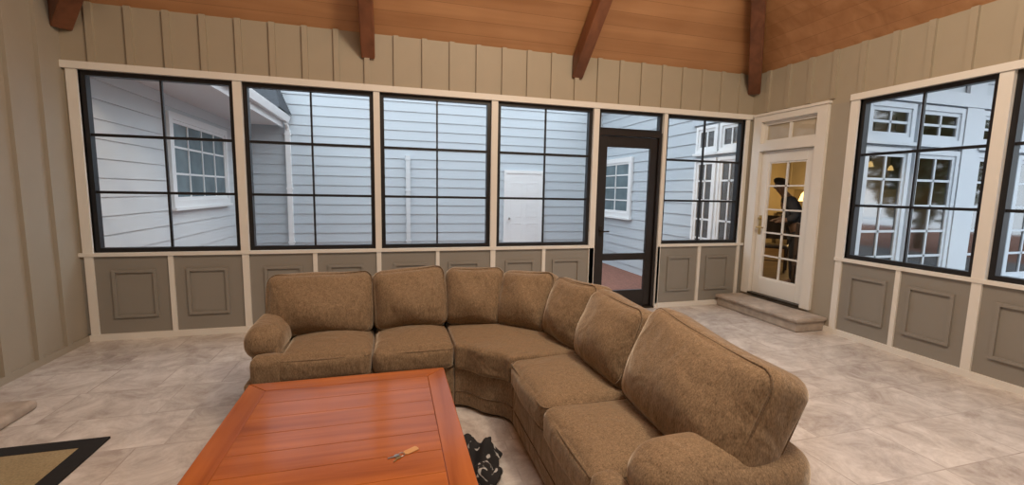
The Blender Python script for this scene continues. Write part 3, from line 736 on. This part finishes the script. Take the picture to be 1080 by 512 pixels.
J = [(0,0,.92,.125),(0,0,1.06,.12),(0,0,1.25,.135),(0,.0,1.40,.075),(0,-.01,1.47,.052),(0,-.025,1.545,.075),(0,-.02,1.62,.088),(0,-.01,1.675,.06)]
E = [(i,i+1) for i in range(7)]
for sx in (1,-1):
    b0 = len(J)
    J += [(sx*.16,0,1.37,.062),(sx*.23,-.02,1.12,.045),(sx*.2,-.22,1.02,.032),(sx*.19,-.29,1.02,.03)]
    E += [(2,b0),(b0,b0+1),(b0+1,b0+2),(b0+2,b0+3)]
    for fi,(ox,ln) in enumerate(((-.03,.06),(-.01,.075),(.01,.07),(.03,.055))):
        k = len(J); J += [(sx*.19+ox,-.29-ln*.5,1.015,.010),(sx*.19+ox,-.29-ln,.995,.008)]; E += [(b0+3,k),(k,k+1)]
    k = len(J); J += [(sx*.19-sx*.05,-.28,1.03,.011),(sx*.19-sx*.06,-.315,1.025,.009)]; E += [(b0+2,k),(k,k+1)]
    b1 = len(J)
    J += [(sx*.09,0,.84,.085),(sx*.1,-.015,.47,.058),(sx*.1,.015,.09,.04),(sx*.105,-.14,.035,.034)]
    E += [(0,b1),(b1,b1+1),(b1+1,b1+2),(b1+2,b1+3)]
skin('body',J,E,'skin',pe)
J2 = [(0,0,.93,.15),(0,0,1.06,.14),(0,0,1.25,.155),(0,0,1.39,.09)]; E2 = [(0,1),(1,2),(2,3)]
for sx in (1,-1):
    b0 = len(J2); J2 += [(sx*.16,0,1.37,.078),(sx*.23,-.02,1.12,.06),(sx*.205,-.19,1.03,.046)]; E2 += [(2,b0),(b0,b0+1),(b0+1,b0+2)]
skin('shirt',J2,E2,'shirt',pe)
J3 = [(0,0,.93,.14)]; E3 = []
for sx in (1,-1):
    b0 = len(J3); J3 += [(sx*.095,0,.82,.105),(sx*.1,-.015,.47,.075),(sx*.1,.012,.07,.06)]; E3 += [(0,b0),(b0,b0+1),(b0+1,b0+2)]
skin('trousers',J3,E3,'trousers',pe)
lv_ = lambda v: Vector(lean((v[0],v[1],v[2])))
MB().soft(.088,.1,.085,.08,(0,0,0),lambda p: lv_(p+Vector((0,.012+max(0,-p.z)*.25,1.655))),8).build('hair','hair',pe,True,local=True)
for sx in (1,-1): MB().soft(.011,.007,.008,.007,(0,0,0),lambda p: lv_(p+Vector((sx*.031,-.103,1.60))),4).build('eye','eye',pe,True,local=True)
MB().soft(.012,.016,.022,.011,(0,0,0),lambda p: lv_(p+Vector((0,-.113,1.575))),4).build('nose','skin',pe,True,local=True)
MB().soft(.024,.006,.006,.005,(0,0,0),lambda p: lv_(p+Vector((0,-.100,1.535))),4).build('mouth','leather',pe,True,local=True)

# ------------------------------------------------------------------ light
wd = bpy.data.worlds.new('overcast_sky'); bpy.context.scene.world = wd; wd.use_nodes = True
bg = wd.node_tree.nodes['Background']; bg.inputs['Color'].default_value = (.80,.905,1.0,1); bg.inputs['Strength'].default_value = 3.2
def area(name, loc, rot, size, power, col):
    l = bpy.data.lights.new(name,'AREA'); l.energy = power; l.color = col; l.shape = 'RECTANGLE'; l.size = size[0]; l.size_y = size[1]
    o = bpy.data.objects.new(name,l); C.objects.link(o); o.location = loc; o.rotation_euler = rot
area('vault_fill_light',(1.0,-4.8,5.6),(0,0,0),(2,2),115,(1,.92,.82))  # unseen area lamp added to balance the interior against the sky
def point(name, loc, power, col, r=.1):
    l = bpy.data.lights.new(name,'POINT'); l.energy = power; l.color = col; l.shadow_soft_size = r
    o = bpy.data.objects.new(name,l); C.objects.link(o); o.location = loc
point('ceiling_fill_light',(1.7,-4.0,4.4),315,(1,.82,.60),.3)  # unseen lamp added to warm the ceiling and upper walls, no fan hangs here
point('kitchen_light',(8.0,1.6,2.6),15,(1,.76,.50)); point('counter_light',(10.2,3.2,1.6),42,(1,.66,.28)); point('breakfast_light',(6.6,2.2,2.5),16,(1,.68,.32))

# ------------------------------------------------------------------ camera
cd = bpy.data.cameras.new('camera'); cam = bpy.data.objects.new('camera',cd); C.objects.link(cam)
yaw,pit,rol = .272,.116,.019
F = Vector((math.sin(yaw)*math.cos(pit),math.cos(yaw)*math.cos(pit),-math.sin(pit)))
Rv = Vector((math.cos(yaw),-math.sin(yaw),0)); U = Rv.cross(F)
R2 = Rv*math.cos(rol)+U*math.sin(rol); U2 = -Rv*math.sin(rol)+U*math.cos(rol)
m = Matrix((R2,U2,-F)).transposed().to_4x4(); m.translation = Vector((0,-5.103,1.537)); cam.matrix_world = m
cd.sensor_fit = 'HORIZONTAL'; cd.sensor_width = 36; cd.lens = 460.37/1080*36; cd.clip_start = .05
bpy.context.scene.camera = cam
bpy.context.scene.view_settings.view_transform = 'Standard'
